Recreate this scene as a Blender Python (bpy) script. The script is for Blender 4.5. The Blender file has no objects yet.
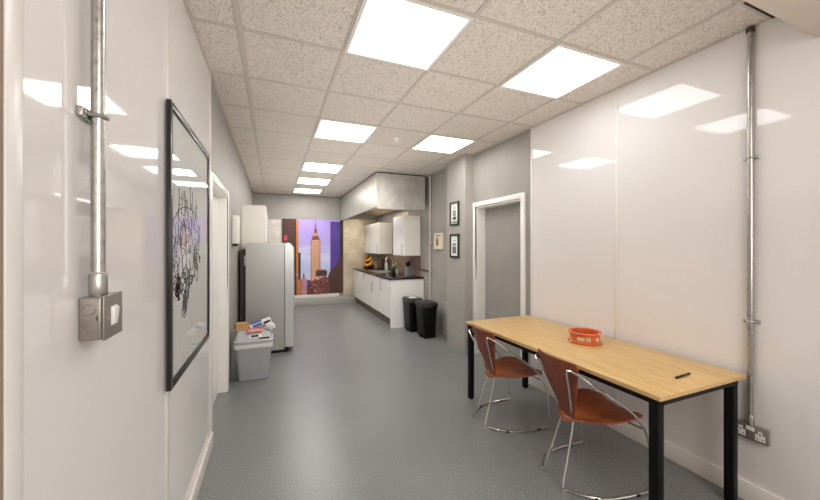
import bpy, bmesh, math, random
from mathutils import Vector, Matrix
random.seed(7)
SC = bpy.context.scene
COL = SC.collection
PI = math.pi

# ------------------------------------------------------------------ materials
def srgb(c):
    out = []
    for v in c[:3]:
        v = v / 255.0
        out.append(v / 12.92 if v <= 0.04045 else ((v + 0.055) / 1.055) ** 2.4)
    return tuple(out) + (1.0,)

def mat(name, rgb, rough=0.5, metal=0.0, var=0.0, vscale=8.0, bump=0.0, bscale=60.0, stretch=(1, 1, 1),
        spec=0.5, coat=0.0, emit=0.0, detail=4.0, rvar=0.0, rgb2=None):
    m = bpy.data.materials.new(name)
    m.use_nodes = True
    nt = m.node_tree
    b = nt.nodes['Principled BSDF']
    c = srgb(rgb)
    b.inputs['Base Color'].default_value = c
    b.inputs['Roughness'].default_value = rough
    b.inputs['Metallic'].default_value = metal
    b.inputs['Specular IOR Level'].default_value = spec
    b.inputs['Coat Weight'].default_value = coat
    b.inputs['Coat Roughness'].default_value = 0.05
    if emit:
        b.inputs['Emission Color'].default_value = c
        b.inputs['Emission Strength'].default_value = emit
    tc = nt.nodes.new('ShaderNodeTexCoord')
    mp = nt.nodes.new('ShaderNodeMapping')
    mp.inputs['Scale'].default_value = stretch
    nt.links.new(tc.outputs['Object'], mp.inputs['Vector'])
    if var or rvar:
        n = nt.nodes.new('ShaderNodeTexNoise')
        n.inputs['Scale'].default_value = vscale
        n.inputs['Detail'].default_value = detail
        n.inputs['Roughness'].default_value = 0.6
        nt.links.new(mp.outputs['Vector'], n.inputs['Vector'])
        if var:
            r = nt.nodes.new('ShaderNodeValToRGB')
            r.color_ramp.elements[0].position = 0.32
            r.color_ramp.elements[1].position = 0.68
            lo = srgb(rgb2) if rgb2 else tuple(x * (1 - var) for x in c[:3]) + (1,)
            hi = tuple(min(1, x * (1 + var)) for x in c[:3]) + (1,)
            r.color_ramp.elements[0].color = lo
            r.color_ramp.elements[1].color = hi
            nt.links.new(n.outputs['Fac'], r.inputs['Fac'])
            nt.links.new(r.outputs['Color'], b.inputs['Base Color'])
        if rvar:
            mr = nt.nodes.new('ShaderNodeMapRange')
            mr.inputs['To Min'].default_value = max(0.02, rough - rvar)
            mr.inputs['To Max'].default_value = rough + rvar
            nt.links.new(n.outputs['Fac'], mr.inputs['Value'])
            nt.links.new(mr.outputs['Result'], b.inputs['Roughness'])
    if bump:
        n2 = nt.nodes.new('ShaderNodeTexNoise')
        n2.inputs['Scale'].default_value = bscale
        n2.inputs['Detail'].default_value = 3.0
        nt.links.new(mp.outputs['Vector'], n2.inputs['Vector'])
        bp = nt.nodes.new('ShaderNodeBump')
        bp.inputs['Strength'].default_value = bump
        bp.inputs['Distance'].default_value = 0.01
        nt.links.new(n2.outputs['Fac'], bp.inputs['Height'])
        nt.links.new(bp.outputs['Normal'], b.inputs['Normal'])
    return m

def ceiling_mat():
    m = mat('mineral_fibre_tile', (207, 199, 188), 0.9, spec=0.2)
    nt = m.node_tree
    b = nt.nodes['Principled BSDF']
    tc = nt.nodes['Texture Coordinate']
    def specks(scale, lo, hi, stretch):
        mp = nt.nodes.new('ShaderNodeMapping'); mp.inputs['Scale'].default_value = stretch
        nt.links.new(tc.outputs['Object'], mp.inputs['Vector'])
        n = nt.nodes.new('ShaderNodeTexNoise'); n.inputs['Scale'].default_value = scale
        n.inputs['Detail'].default_value = 2.0; n.inputs['Distortion'].default_value = 0.6
        nt.links.new(mp.outputs['Vector'], n.inputs['Vector'])
        r = nt.nodes.new('ShaderNodeValToRGB')
        r.color_ramp.elements[0].position = lo; r.color_ramp.elements[1].position = hi
        nt.links.new(n.outputs['Fac'], r.inputs['Fac'])
        return r
    a = specks(75, 0.34, 0.42, (1.0, 0.7, 1)); c = specks(150, 0.36, 0.48, (1, 1, 1))
    mul = nt.nodes.new('ShaderNodeMath'); mul.operation = 'MULTIPLY'
    nt.links.new(a.outputs['Color'], mul.inputs[0]); nt.links.new(c.outputs['Color'], mul.inputs[1])
    mx = nt.nodes.new('ShaderNodeMix'); mx.data_type = 'RGBA'
    mx.inputs['A'].default_value = srgb((190, 180, 169)); mx.inputs['B'].default_value = srgb((230, 222, 212))
    nt.links.new(mul.outputs['Value'], mx.inputs['Factor'])
    nt.links.new(mx.outputs['Result'], b.inputs['Base Color'])
    bp = nt.nodes.new('ShaderNodeBump'); bp.inputs['Strength'].default_value = 0.5; bp.inputs['Distance'].default_value = 0.004
    nt.links.new(mul.outputs['Value'], bp.inputs['Height']); nt.links.new(bp.outputs['Normal'], b.inputs['Normal'])
    return m

def floor_mat():
    m = mat('speckled_grey_vinyl', (112, 117, 116), 0.3, spec=0.5, bump=0.04, bscale=160)
    nt = m.node_tree; b = nt.nodes['Principled BSDF']; tc = nt.nodes['Texture Coordinate']
    def noise(s, d=2):
        n = nt.nodes.new('ShaderNodeTexNoise'); n.inputs['Scale'].default_value = s; n.inputs['Detail'].default_value = d
        nt.links.new(tc.outputs['Object'], n.inputs['Vector']); return n
    fine = noise(150, 4); big = noise(1.6, 4)
    r = nt.nodes.new('ShaderNodeValToRGB')
    r.color_ramp.elements[0].position = 0.36; r.color_ramp.elements[0].color = srgb((84, 86, 86))
    r.color_ramp.elements[1].position = 0.66; r.color_ramp.elements[1].color = srgb((166, 168, 168))
    nt.links.new(fine.outputs['Fac'], r.inputs['Fac'])
    r2 = nt.nodes.new('ShaderNodeValToRGB')
    r2.color_ramp.elements[0].position = 0.3; r2.color_ramp.elements[0].color = (0.86, 0.86, 0.86, 1)
    r2.color_ramp.elements[1].position = 0.7; r2.color_ramp.elements[1].color = (1, 1, 1, 1)
    nt.links.new(big.outputs['Fac'], r2.inputs['Fac'])
    mx = nt.nodes.new('ShaderNodeMix'); mx.data_type = 'RGBA'; mx.blend_type = 'MULTIPLY'; mx.inputs['Factor'].default_value = 1
    nt.links.new(r.outputs['Color'], mx.inputs['A']); nt.links.new(r2.outputs['Color'], mx.inputs['B'])
    nt.links.new(mx.outputs['Result'], b.inputs['Base Color'])
    mr = nt.nodes.new('ShaderNodeMapRange'); mr.inputs['To Min'].default_value = 0.24; mr.inputs['To Max'].default_value = 0.42
    nt.links.new(big.outputs['Fac'], mr.inputs['Value']); nt.links.new(mr.outputs['Result'], b.inputs['Roughness'])
    return m

def wood_mat():
    m = mat('pale_beech_laminate', (214, 178, 118), 0.35, spec=0.45)
    nt = m.node_tree; b = nt.nodes['Principled BSDF']; tc = nt.nodes['Texture Coordinate']
    mp = nt.nodes.new('ShaderNodeMapping'); mp.inputs['Scale'].default_value = (22, 1.6, 22)
    nt.links.new(tc.outputs['Object'], mp.inputs['Vector'])
    n = nt.nodes.new('ShaderNodeTexNoise'); n.inputs['Scale'].default_value = 3; n.inputs['Detail'].default_value = 6; n.inputs['Distortion'].default_value = 0.5
    nt.links.new(mp.outputs['Vector'], n.inputs['Vector'])
    r = nt.nodes.new('ShaderNodeValToRGB')
    r.color_ramp.elements[0].position = 0.3; r.color_ramp.elements[0].color = srgb((196, 158, 100))
    r.color_ramp.elements[1].position = 0.72; r.color_ramp.elements[1].color = srgb((224, 190, 134))
    nt.links.new(n.outputs['Fac'], r.inputs['Fac']); nt.links.new(r.outputs['Color'], b.inputs['Base Color'])
    return m

def glass_mat():
    m = bpy.data.materials.new('picture_glass'); m.use_nodes = True
    nt = m.node_tree
    for n in list(nt.nodes): nt.nodes.remove(n)
    o = nt.nodes.new('ShaderNodeOutputMaterial'); mix = nt.nodes.new('ShaderNodeMixShader')
    lw = nt.nodes.new('ShaderNodeLayerWeight'); lw.inputs['Blend'].default_value = 0.5
    pw = nt.nodes.new('ShaderNodeMath'); pw.operation = 'POWER'; pw.inputs[1].default_value = 5.0
    nt.links.new(lw.outputs['Facing'], pw.inputs[0])
    fr = nt.nodes.new('ShaderNodeMath'); fr.operation = 'MULTIPLY_ADD'; fr.inputs[1].default_value = 0.55; fr.inputs[2].default_value = 0.04
    nt.links.new(pw.outputs[0], fr.inputs[0])
    t = nt.nodes.new('ShaderNodeBsdfTransparent'); g = nt.nodes.new('ShaderNodeBsdfGlossy'); g.inputs['Roughness'].default_value = 0.015
    nt.links.new(fr.outputs[0], mix.inputs['Fac']); nt.links.new(t.outputs[0], mix.inputs[1]); nt.links.new(g.outputs[0], mix.inputs[2])
    nt.links.new(mix.outputs[0], o.inputs['Surface'])
    return m

def emit_mat(name, rgb, s):
    m = bpy.data.materials.new(name); m.use_nodes = True
    nt = m.node_tree; b = nt.nodes['Principled BSDF']
    b.inputs['Base Color'].default_value = srgb(rgb)
    b.inputs['Emission Color'].default_value = srgb(rgb)
    b.inputs['Emission Strength'].default_value = s
    return m

def sky_print_mat():
    m = mat('lavender_sky_print', (170, 160, 210), 0.5)
    nt = m.node_tree; b = nt.nodes['Principled BSDF']; tc = nt.nodes['Texture Coordinate']
    sx = nt.nodes.new('ShaderNodeSeparateXYZ'); nt.links.new(tc.outputs['Object'], sx.inputs[0])
    n = nt.nodes.new('ShaderNodeTexNoise'); n.inputs['Scale'].default_value = 2.2; n.inputs['Detail'].default_value = 5
    mp = nt.nodes['Mapping']; mp.inputs['Scale'].default_value = (1, 1, 3)
    nt.links.new(mp.outputs['Vector'], n.inputs['Vector'])
    ma = nt.nodes.new('ShaderNodeMath'); ma.operation = 'MULTIPLY_ADD'; ma.inputs[1].default_value = 0.7; 
    nt.links.new(n.outputs['Fac'], ma.inputs[0]); nt.links.new(sx.outputs['Z'], ma.inputs[2])
    mr = nt.nodes.new('ShaderNodeMapRange'); mr.inputs['From Min'].default_value = 0.3; mr.inputs['From Max'].default_value = 2.2
    nt.links.new(ma.outputs[0], mr.inputs['Value'])
    r = nt.nodes.new('ShaderNodeValToRGB')
    els = r.color_ramp.elements
    els[0].position = 0.0; els[0].color = srgb((206, 170, 192))
    els[1].position = 1.0; els[1].color = srgb((172, 152, 222))
    for p, c in ((0.3, (212, 204, 226)), (0.5, (176, 190, 228)), (0.66, (204, 206, 236)), (0.82, (178, 166, 226))):
        e = els.new(p); e.color = srgb(c)
    nt.links.new(mr.outputs['Result'], r.inputs['Fac']); nt.links.new(r.outputs['Color'], b.inputs['Base Color'])
    return m

def art_paper_mat():
    # off-white sheet with a faint violet patch painted in for the canvas reflected in the glass
    m = mat('artwork_paper', (214, 213, 208), 0.7)
    nt = m.node_tree; b = nt.nodes['Principled BSDF']; tc = nt.nodes['Texture Coordinate']
    base = None
    def blob(prev, centre, rad, rgb, strength):
        d = nt.nodes.new('ShaderNodeVectorMath'); d.operation = 'SUBTRACT'; d.inputs[1].default_value = centre
        nt.links.new(tc.outputs['Object'], d.inputs[0])
        s = nt.nodes.new('ShaderNodeVectorMath'); s.operation = 'DIVIDE'; s.inputs[1].default_value = rad
        nt.links.new(d.outputs[0], s.inputs[0])
        l = nt.nodes.new('ShaderNodeVectorMath'); l.operation = 'LENGTH'; nt.links.new(s.outputs[0], l.inputs[0])
        n = nt.nodes.new('ShaderNodeTexNoise'); n.inputs['Scale'].default_value = 26; n.inputs['Detail'].default_value = 4
        nt.links.new(tc.outputs['Object'], n.inputs['Vector'])
        a = nt.nodes.new('ShaderNodeMath'); a.operation = 'MULTIPLY_ADD'; a.inputs[1].default_value = 1.5
        nt.links.new(n.outputs['Fac'], a.inputs[0]); nt.links.new(l.outputs['Value'], a.inputs[2])
        mr = nt.nodes.new('ShaderNodeMapRange'); mr.inputs['From Min'].default_value = 1.1; mr.inputs['From Max'].default_value = 1.75
        mr.inputs['To Min'].default_value = strength; mr.inputs['To Max'].default_value = 0
        nt.links.new(a.outputs[0], mr.inputs['Value'])
        mx = nt.nodes.new('ShaderNodeMix'); mx.data_type = 'RGBA'
        if prev is None: mx.inputs['A'].default_value = srgb((206, 206, 202))
        else: nt.links.new(prev.outputs['Result'], mx.inputs['A'])
        mx.inputs['B'].default_value = srgb(rgb)
        nt.links.new(mr.outputs['Result'], mx.inputs['Factor'])
        return mx
    x = blob(None, (0, 2.10, 1.53), (1, 0.30, 0.16), (192, 188, 202), 0.45)
    nt.links.new(x.outputs['Result'], b.inputs['Base Color'])
    return m

M = {}
M['panel'] = mat('gloss_white_wall_sheet', (231, 227, 225), 0.05, bump=0.008, bscale=2.2, var=0.012, vscale=1.2, spec=0.6)
M['trimwhite'] = mat('white_plastic_trim', (232, 229, 224), 0.3, var=0.02)
M['paintgrey'] = mat('grey_painted_plaster', (160, 156, 150), 0.55, var=0.05, vscale=3, bump=0.12, bscale=14)
M['paintgrey2'] = mat('smooth_grey_paint', (168, 164, 158), 0.5, var=0.03, vscale=2)
M['tan'] = mat('tan_painted_reveal', (150, 128, 108), 0.6, var=0.06, vscale=2)
M['beam'] = mat('beige_beam_paint', (196, 184, 172), 0.6, var=0.02)
M['ceil'] = ceiling_mat()
M['grid'] = mat('ceiling_grid_paint', (196, 188, 178), 0.5, var=0.02)
M['dark_gap'] = mat('dark_ceiling_gap', (70, 62, 54), 0.8, var=0.05)
M['floor'] = floor_mat()
M['whitewood'] = mat('white_gloss_woodwork', (240, 238, 233), 0.25, var=0.015)
M['skirt'] = mat('cream_skirting_paint', (228, 223, 217), 0.3, var=0.02)
M['light'] = emit_mat('lit_diffuser', (255, 252, 248), 12.0)
M['light_near'] = emit_mat('lit_diffuser_near', (250, 253, 255), 6.5)
M['light_far'] = emit_mat('lit_diffuser_far', (255, 252, 248), 19.0)
M['lightframe'] = mat('light_frame_white', (225, 222, 216), 0.4, var=0.01)
M['galv'] = mat('galvanised_steel', (186, 184, 180), 0.3, 0.95, var=0.18, vscale=60, rvar=0.08)
M['boxsteel'] = mat('grey_metalclad_box', (158, 150, 142), 0.38, 0.6, var=0.06, vscale=30)
M['rocker'] = mat('white_switch_plastic', (240, 238, 230), 0.3, var=0.01)
M['black_hole'] = mat('black_plastic_slot', (22, 22, 22), 0.5, var=0.05)
M['screw'] = mat('bright_screw', (205, 200, 192), 0.25, 0.9, var=0.05)
M['frameblack'] = mat('black_picture_moulding', (34, 30, 27), 0.3, var=0.1, vscale=30)
M['frameside'] = mat('pewter_frame_edge', (120, 114, 106), 0.35, 0.3, var=0.05)
M['ink'] = mat('black_ink', (20, 18, 20), 0.9, spec=0.0, var=0.1, vscale=40)
M['inkgrey'] = mat('grey_ink', (84, 80, 88), 0.9, spec=0.0, var=0.1, vscale=40)
M['art'] = art_paper_mat()
M['glass'] = glass_mat()
M['steel_hood'] = mat('brushed_hood_steel', (206, 202, 194), 0.36, 0.8, var=0.12, vscale=7, stretch=(1.6, 1.6, 1), rvar=0.12, detail=8, bump=0.05, bscale=5)
M['steel_in'] = mat('hood_inner_steel', (206, 186, 156), 0.4, 0.3, var=0.12, vscale=4)
M['steel_wall'] = mat('beige_steel_wall_sheet', (196, 182, 158), 0.36, 0.45, var=0.22, vscale=3.2, rvar=0.1, detail=8)  # beige base stands in for what the stainless reflects
M['splash'] = mat('brown_splashback', (140, 112, 98), 0.3, 0.3, var=0.3, vscale=5, detail=6)
M['mottled'] = mat('mottled_pale_sheet', (216, 210, 200), 0.4, var=0.12, vscale=9, detail=6)
M['unit'] = mat('white_kitchen_laminate', (236, 235, 232), 0.22, var=0.012)
M['unitside'] = mat('cream_cabinet_side', (226, 221, 211), 0.3, var=0.012)
M['worktop'] = mat('black_worktop', (30, 27, 26), 0.16, var=0.3, vscale=60)
M['plinth'] = mat('dark_plinth', (112, 94, 80), 0.4, var=0.08)
M['chrome'] = mat('polished_chrome', (222, 220, 216), 0.12, 1.0, var=0.03)
M['satin'] = mat('satin_steel', (190, 188, 184), 0.3, 0.9, var=0.05)
M['fridge'] = mat('silver_fridge_enamel', (166, 165, 162), 0.32, 0.35, var=0.02)
M['fridgedoor'] = mat('silver_fridge_door', (184, 185, 184), 0.25, 0.4, var=0.02)
M['black'] = mat('black_plastic', (13, 12, 12), 0.4, spec=0.22, var=0.1, vscale=20)
M['blacklid'] = mat('dark_grey_lid', (50, 48, 47), 0.42, spec=0.3, var=0.06)
M['blackmetal'] = mat('black_powder_coat', (11, 11, 11), 0.45, spec=0.2, var=0.1, vscale=30)
M['wood'] = wood_mat()
M['leather'] = mat('brown_saddle_leather', (142, 72, 46), 0.42, var=0.14, vscale=9, bump=0.12, bscale=140, rgb2=(112, 54, 36))
M['leather_seat'] = mat('lit_saddle_leather', (178, 98, 54), 0.4, var=0.14, vscale=7, bump=0.12, bscale=140, rgb2=(140, 70, 40))  # same leather as the back, coloured lighter for the light on the seat
M['tin'] = mat('orange_red_lacquer', (204, 100, 50), 0.25, var=0.05, coat=0.4)
M['tinrim'] = mat('bright_orange_rim', (226, 122, 84), 0.25, var=0.04, coat=0.4)
M['cream'] = mat('cream_print', (226, 212, 178), 0.5, var=0.06, vscale=60)
M['darkprint'] = mat('dark_brown_print', (64, 40, 28), 0.5, var=0.05)
M['greybin'] = mat('grey_bin_plastic', (164, 167, 170), 0.45, var=0.03)
M['lidgrey'] = mat('light_grey_lid_plastic', (182, 184, 187), 0.42, var=0.03)
M['liner'] = mat('white_bin_liner', (226, 226, 224), 0.35, var=0.05, bump=0.5, bscale=30)
M['card'] = mat('brown_cardboard', (190, 150, 98), 0.8, var=0.06)
M['paper'] = mat('white_paper', (232, 230, 226), 0.6, var=0.03)
M['blue'] = mat('blue_print', (58, 92, 178), 0.5, var=0.05)
M['redpaper'] = mat('salmon_red_print', (226, 112, 92), 0.5, var=0.08)
M['pipe_white'] = mat('grey_painted_pipe', (190, 187, 182), 0.4, var=0.03)
M['brownpipe'] = mat('dull_bronze_pipe', (110, 96, 86), 0.4, 0.5, var=0.06)
M['creamframe'] = mat('cream_canvas', (228, 218, 196), 0.6, var=0.03)
M['brownart'] = mat('brown_motif', (142, 104, 62), 0.6, var=0.3, vscale=40)
M['greyart'] = mat('grey_sketch', (150, 148, 146), 0.6, var=0.25, vscale=60)
M['greyart_dark'] = mat('dark_sketch', (84, 82, 82), 0.6, var=0.3, vscale=60)
M['skyprint'] = sky_print_mat()
M['towerprint'] = mat('sunlit_stone_print', (222, 172, 138), 0.5, var=0.1, vscale=30, stretch=(3, 1, 0.6))
M['towershade'] = mat('shaded_stone_print', (178, 126, 108), 0.5, var=0.1, vscale=30)
M['spireprint'] = mat('rust_spire_print', (132, 62, 52), 0.5, var=0.1)
M['darkbuild'] = mat('dark_maroon_print', (72, 38, 32), 0.5, var=0.3, vscale=14)
M['darkbuild2'] = mat('black_brown_print', (44, 24, 22), 0.5, var=0.25, vscale=10)
M['violet'] = mat('violet_glass_print', (78, 46, 140), 0.5, var=0.2, vscale=6, stretch=(2, 1, 0.5))
M['orangeprint'] = mat('amber_edge_print', (196, 112, 42), 0.5, var=0.2, vscale=20)
M['cityprint'] = mat('city_roofs_print', (120, 66, 56), 0.5, var=0.6, vscale=16, detail=6, rgb2=(48, 22, 26))
M['pinkprint'] = mat('dusty_pink_print', (182, 134, 148), 0.5, var=0.15, vscale=10)
M['redprint'] = mat('red_sign_print', (206, 62, 70), 0.5, var=0.1)
M['apple'] = mat('red_apple_skin', (168, 34, 26), 0.3, var=0.25, vscale=12)
M['orange'] = mat('orange_peel', (226, 128, 40), 0.45, var=0.08, bump=0.2, bscale=150)
M['banana'] = mat('yellow_banana_skin', (236, 200, 62), 0.45, var=0.08)
M['stalk'] = mat('brown_stalk', (84, 60, 34), 0.7, var=0.1)
M['soap'] = mat('pale_green_soap', (206, 220, 206), 0.15, var=0.04)
M['pump'] = mat('dull_pink_pump', (196, 130, 116), 0.35, var=0.04)
M['leaf'] = mat('herb_leaf', (92, 112, 62), 0.5, var=0.25, vscale=30)
M['leafyellow'] = mat('yellow_leaf', (196, 178, 84), 0.5, var=0.2, vscale=30)
M['pot'] = mat('pale_pot', (214, 208, 196), 0.4, var=0.04)
M['blockgrey'] = mat('grey_knife_block', (132, 134, 136), 0.35, 0.3, var=0.05)
M['board'] = mat('dark_brown_board', (62, 40, 34), 0.45, var=0.2, vscale=14)
M['boxwhite'] = mat('white_dispenser_plastic', (222, 220, 210), 0.35, var=0.02)
M['coil'] = mat('fridge_back_black', (24, 22, 22), 0.5, var=0.1)

# ------------------------------------------------------------------ mesh helper
class MB:
    def __init__(self):
        self.bm = bmesh.new(); self.mats = []; self.M = Matrix.Identity(4)
    def mi(self, m):
        if m not in self.mats: self.mats.append(m)
        return self.mats.index(m)
    def _v(self, p): return self.bm.verts.new(self.M @ Vector(p))
    def face(self, pts, m):
        f = self.bm.faces.new([self._v(p) for p in pts]); f.material_index = self.mi(m); return f
    def box(self, x0, x1, y0, y1, z0, z1, m, bevel=0.0, seg=2, T=None):
        b2 = bmesh.new()
        vs = [b2.verts.new((x, y, z)) for x in (x0, x1) for y in (y0, y1) for z in (z0, z1)]
        for q in ((0, 1, 3, 2), (4, 6, 7, 5), (0, 4, 5, 1), (2, 3, 7, 6), (0, 2, 6, 4), (1, 5, 7, 3)):
            b2.faces.new([vs[i] for i in q])
        if bevel: bmesh.ops.bevel(b2, geom=b2.edges[:], offset=bevel, segments=seg, affect='EDGES', profile=0.5)
        self.merge(b2, m, T)
    def merge(self, b2, m, T=None):
        k = self.mi(m); mp = {}
        A = self.M @ T if T is not None else self.M
        bmesh.ops.recalc_face_normals(b2, faces=b2.faces[:])
        for v in b2.verts: mp[v] = self.bm.verts.new(A @ v.co)
        for f in b2.faces:
            try:
                g = self.bm.faces.new([mp[v] for v in f.verts]); g.material_index = k
            except ValueError: pass
        b2.free()
    def loft(self, rings, m, cap0=True, cap1=True, closed=True):
        k = self.mi(m)
        R = [[self._v(p) for p in r] for r in rings]
        n = len(R[0])
        for a, b in zip(R, R[1:]):
            for i in range(n if closed else n - 1):
                j = (i + 1) % n
                f = self.bm.faces.new((a[i], a[j], b[j], b[i])); f.material_index = k
        if cap0: f = self.bm.faces.new(R[0][::-1]); f.material_index = k
        if cap1: f = self.bm.faces.new(R[-1]); f.material_index = k
        return R
    def lathe(self, prof, c, m, n=28, axis='z', cap0=True, cap1=True):
        rings = []
        for r, h in prof:
            ring = []
            for i in range(n):
                a = 2 * PI * i / n
                u, v = r * math.cos(a), r * math.sin(a)
                if axis == 'z': p = (c[0] + u, c[1] + v, c[2] + h)
                elif axis == 'x': p = (c[0] + h, c[1] + u, c[2] + v)
                else: p = (c[0] + v, c[1] + h, c[2] + u)
                ring.append(p)
            rings.append(ring)
        self.loft(rings, m, cap0, cap1)
    def tube(self, pts, r, m, n=10, smooth=True, closed=False, sub=6):
        P = [Vector(p) for p in pts]
        if smooth and len(P) > 2: P = catmull(P, sub, closed)
        rings = []; prev = None
        N = len(P)
        for i, p in enumerate(P):
            if closed: t = P[(i + 1) % N] - P[i - 1]
            else: t = P[min(i + 1, N - 1)] - P[max(i - 1, 0)]
            t.normalize()
            if prev is None:
                a = Vector((0, 0, 1)) if abs(t.z) < 0.9 else Vector((1, 0, 0))
                u = t.cross(a).normalized()
            else:
                u = (prev - t * prev.dot(t)).normalized()
            prev = u; w = t.cross(u)
            rr = r(i / (N - 1)) if callable(r) else r
            rings.append([tuple(p + (u * math.cos(2 * PI * k / n) + w * math.sin(2 * PI * k / n)) * rr) for k in range(n)])
        if closed: rings.append(rings[0])
        self.loft(rings, m, not closed, not closed)
    def ball(self, c, r, m, sc=(1, 1, 1), n=14):
        prof = []
        for i in range(n + 1):
            a = -PI / 2 + PI * i / n
            prof.append((max(1e-4, math.cos(a)) * r, math.sin(a) * r * sc[2]))
        self.lathe(prof, c, m, 18)
    def build(self, name, parent=None, smooth=True, loc=None, angle=35):
        bm = self.bm
        bmesh.ops.remove_doubles(bm, verts=bm.verts[:], dist=1e-6)
        bmesh.ops.recalc_face_normals(bm, faces=bm.faces[:])
        me = bpy.data.meshes.new(name)
        bm.to_mesh(me); bm.free()
        for k in self.mats: me.materials.append(M[k])
        if smooth:
            me.polygons.foreach_set('use_smooth', [True] * len(me.polygons))
            me.set_sharp_from_angle(angle=math.radians(angle))
        o = bpy.data.objects.new(name, me)
        COL.objects.link(o)
        if parent is not None: o.parent = parent
        if loc is not None: o.location = loc
        return o

def catmull(P, sub, closed=False):
    out = []; N = len(P)
    for i in range(N if closed else N - 1):
        if closed: p0, p1, p2, p3 = P[i - 1], P[i], P[(i + 1) % N], P[(i + 2) % N]
        else: p0, p1, p2, p3 = P[max(i - 1, 0)], P[i], P[i + 1], P[min(i + 2, N - 1)]
        for s in range(sub):
            t = s / sub
            out.append(0.5 * ((2 * p1) + (p2 - p0) * t + (2 * p0 - 5 * p1 + 4 * p2 - p3) * t * t + (3 * p1 - p0 - 3 * p2 + p3) * t ** 3))
    if not closed: out.append(P[-1].copy())
    return out

def rrect(cx, cy, w, d, r, z, n=5):
    r = min(r, w / 2 - 1e-4, d / 2 - 1e-4)
    pts = []
    for sx, sy, a0 in ((1, 1, 0), (-1, 1, 90), (-1, -1, 180), (1, -1, 270)):
        for i in range(n + 1):
            a = math.radians(a0 + 90 * i / n)
            pts.append((cx + sx * (w / 2 - r) + r * math.cos(a), cy + sy * (d / 2 - r) + r * math.sin(a), z))
    return pts

def tag(o, label, cat, group=None):
    o['label'] = label; o['category'] = cat
    if group: o['group'] = group
    return o
def thing(name, label, cat, loc=(0, 0, 0), rz=0.0, group=None):
    o = bpy.data.objects.new(name, None); COL.objects.link(o)
    o.empty_display_size = 0.1
    o.location = loc; o.rotation_euler = (0, 0, rz)
    return tag(o, label, cat, group)
def struct(mb, name, label=None, parent=None, smooth=False, loc=None):
    o = mb.build(name, parent, smooth, loc)
    if parent is None: o['kind'] = 'structure'
    if label: o['label'] = label
    return o
def dup(root, loc, rz, label, group=None):
    r = root.copy(); COL.objects.link(r); r.location = loc; r.rotation_euler = (0, 0, rz); r['label'] = label
    if group: r['group'] = group
    for ch in list(root.children):
        c = ch.copy(); COL.objects.link(c); c.parent = r
        for g in list(ch.children):
            d = g.copy(); COL.objects.link(d); d.parent = c
    return r

# ------------------------------------------------------------------ room numbers (metres)
XL, XR, YE, ZC = -0.424, 2.53, 8.64, 2.716
XK = 2.58            # wall plane beside the kitchen
YB = -2.6            # back of the space the picture is taken from
YP = 0.785           # beam / start of the glossy sheets
AX, AY = [-0.179, 0.417, 1.017, 1.617, 2.217], 2.15

# ---- floor and ceiling
b = MB(); b.box(-0.6, 2.9, YB - 0.1, YE + 0.1, -0.1, 0, 'floor'); struct(b, 'floor', 'grey speckled vinyl floor')
b = MB(); b.box(-0.6, 2.9, YB - 0.1, YE + 0.1, ZC, ZC + 0.1, 'ceil'); struct(b, 'ceiling', 'suspended ceiling of fissured mineral fibre tiles')
b = MB()
for i, x in enumerate(AX):
    w = 0.017 if i == 0 else 0.012
    b.box(x - w, x + w, YP, YE, ZC - 0.006, ZC + 0.01, 'grid', 0.002, 1)
for r in range(-2, 11):
    y = AY + 0.6 * r
    b.box(-0.43, 2.56, y - 0.012, y + 0.012, ZC - 0.005, ZC + 0.01, 'grid', 0.002, 1)
b.box(-0.436, -0.41, YP, YE, ZC - 0.006, ZC + 0.01, 'grid'); b.box(2.51, 2.545, YP, YE, ZC - 0.006, ZC + 0.01, 'grid')
struct(b, 'trim_1', 'pale ceiling grid bars')
b = MB()
b.box(2.236, 2.53, 0.938, 0.944, ZC - 0.0075, ZC, 'dark_gap'); b.box(2.505, 2.53, YP, 0.944, ZC - 0.0075, ZC, 'dark_gap')
b.box(1.6, 2.58, YE - 0.02, YE, ZC - 0.01, ZC, 'dark_gap')
b.box(-0.43, 1.6, YE - 0.012, YE - 0.001, ZC - 0.008, ZC, 'dark_gap')
struct(b, 'trim_2', 'dark gap at the ceiling edge')

# ---- walls
b = MB()
b.box(XL - 0.13, XL - 0.012, YB, 2.87, 0, ZC, 'paintgrey'); b.box(XL - 0.13, XL - 0.012, 3.82, YE, 0, ZC, 'paintgrey')
b.box(XL - 0.13, XL - 0.012, 2.87, 3.82, 1.96, ZC, 'paintgrey')
struct(b, 'wall_left', 'grey plaster wall on the left')
b = MB()
b.box(XR + 0.014, 2.72, YB, 2.95, 0, ZC, 'paintgrey'); b.box(XR + 0.014, 2.72, 3.845, 4.42, 0, ZC, 'paintgrey')
b.box(XR + 0.014, 2.72, 2.95, 3.845, 1.985, ZC, 'paintgrey')
b.box(XK, 2.72, 4.42, YE, 0, ZC, 'paintgrey')
struct(b, 'wall_right', 'grey plaster wall on the right')
b = MB(); b.box(2.4, XR + 0.02, 3.912, 4.42, 0, ZC, 'paintgrey2', 0.004, 1); struct(b, 'wall_pier', 'smooth grey painted pier beside the right doorway')
b = MB(); b.box(XK - 0.05, XK, 4.425, 4.78, 0, 0.56, 'paintgrey2', 0.004, 1); struct(b, 'trim_3', 'low grey boxing beside the pier')
b = MB(); b.box(-0.6, 2.9, YE, YE + 0.1, 0, ZC, 'paintgrey'); struct(b, 'wall_end', 'grey end wall above the canvas')
b = MB(); b.box(-0.6, 2.9, YB - 0.1, YB, 0, ZC, 'panel'); struct(b, 'wall_back')
b = MB(); b.box(-0.5, XR + 0.02, 0.30, YP, 2.509, ZC, 'beam', 0.006, 2); struct(b, 'trim_4', 'beige downstand beam overhead')
b = MB(); b.box(XL - 0.012, XL, YB, YP, 0, 2.509, 'tan')
struct(b, 'trim_5', 'tan painted reveal at the near left edge')

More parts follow.
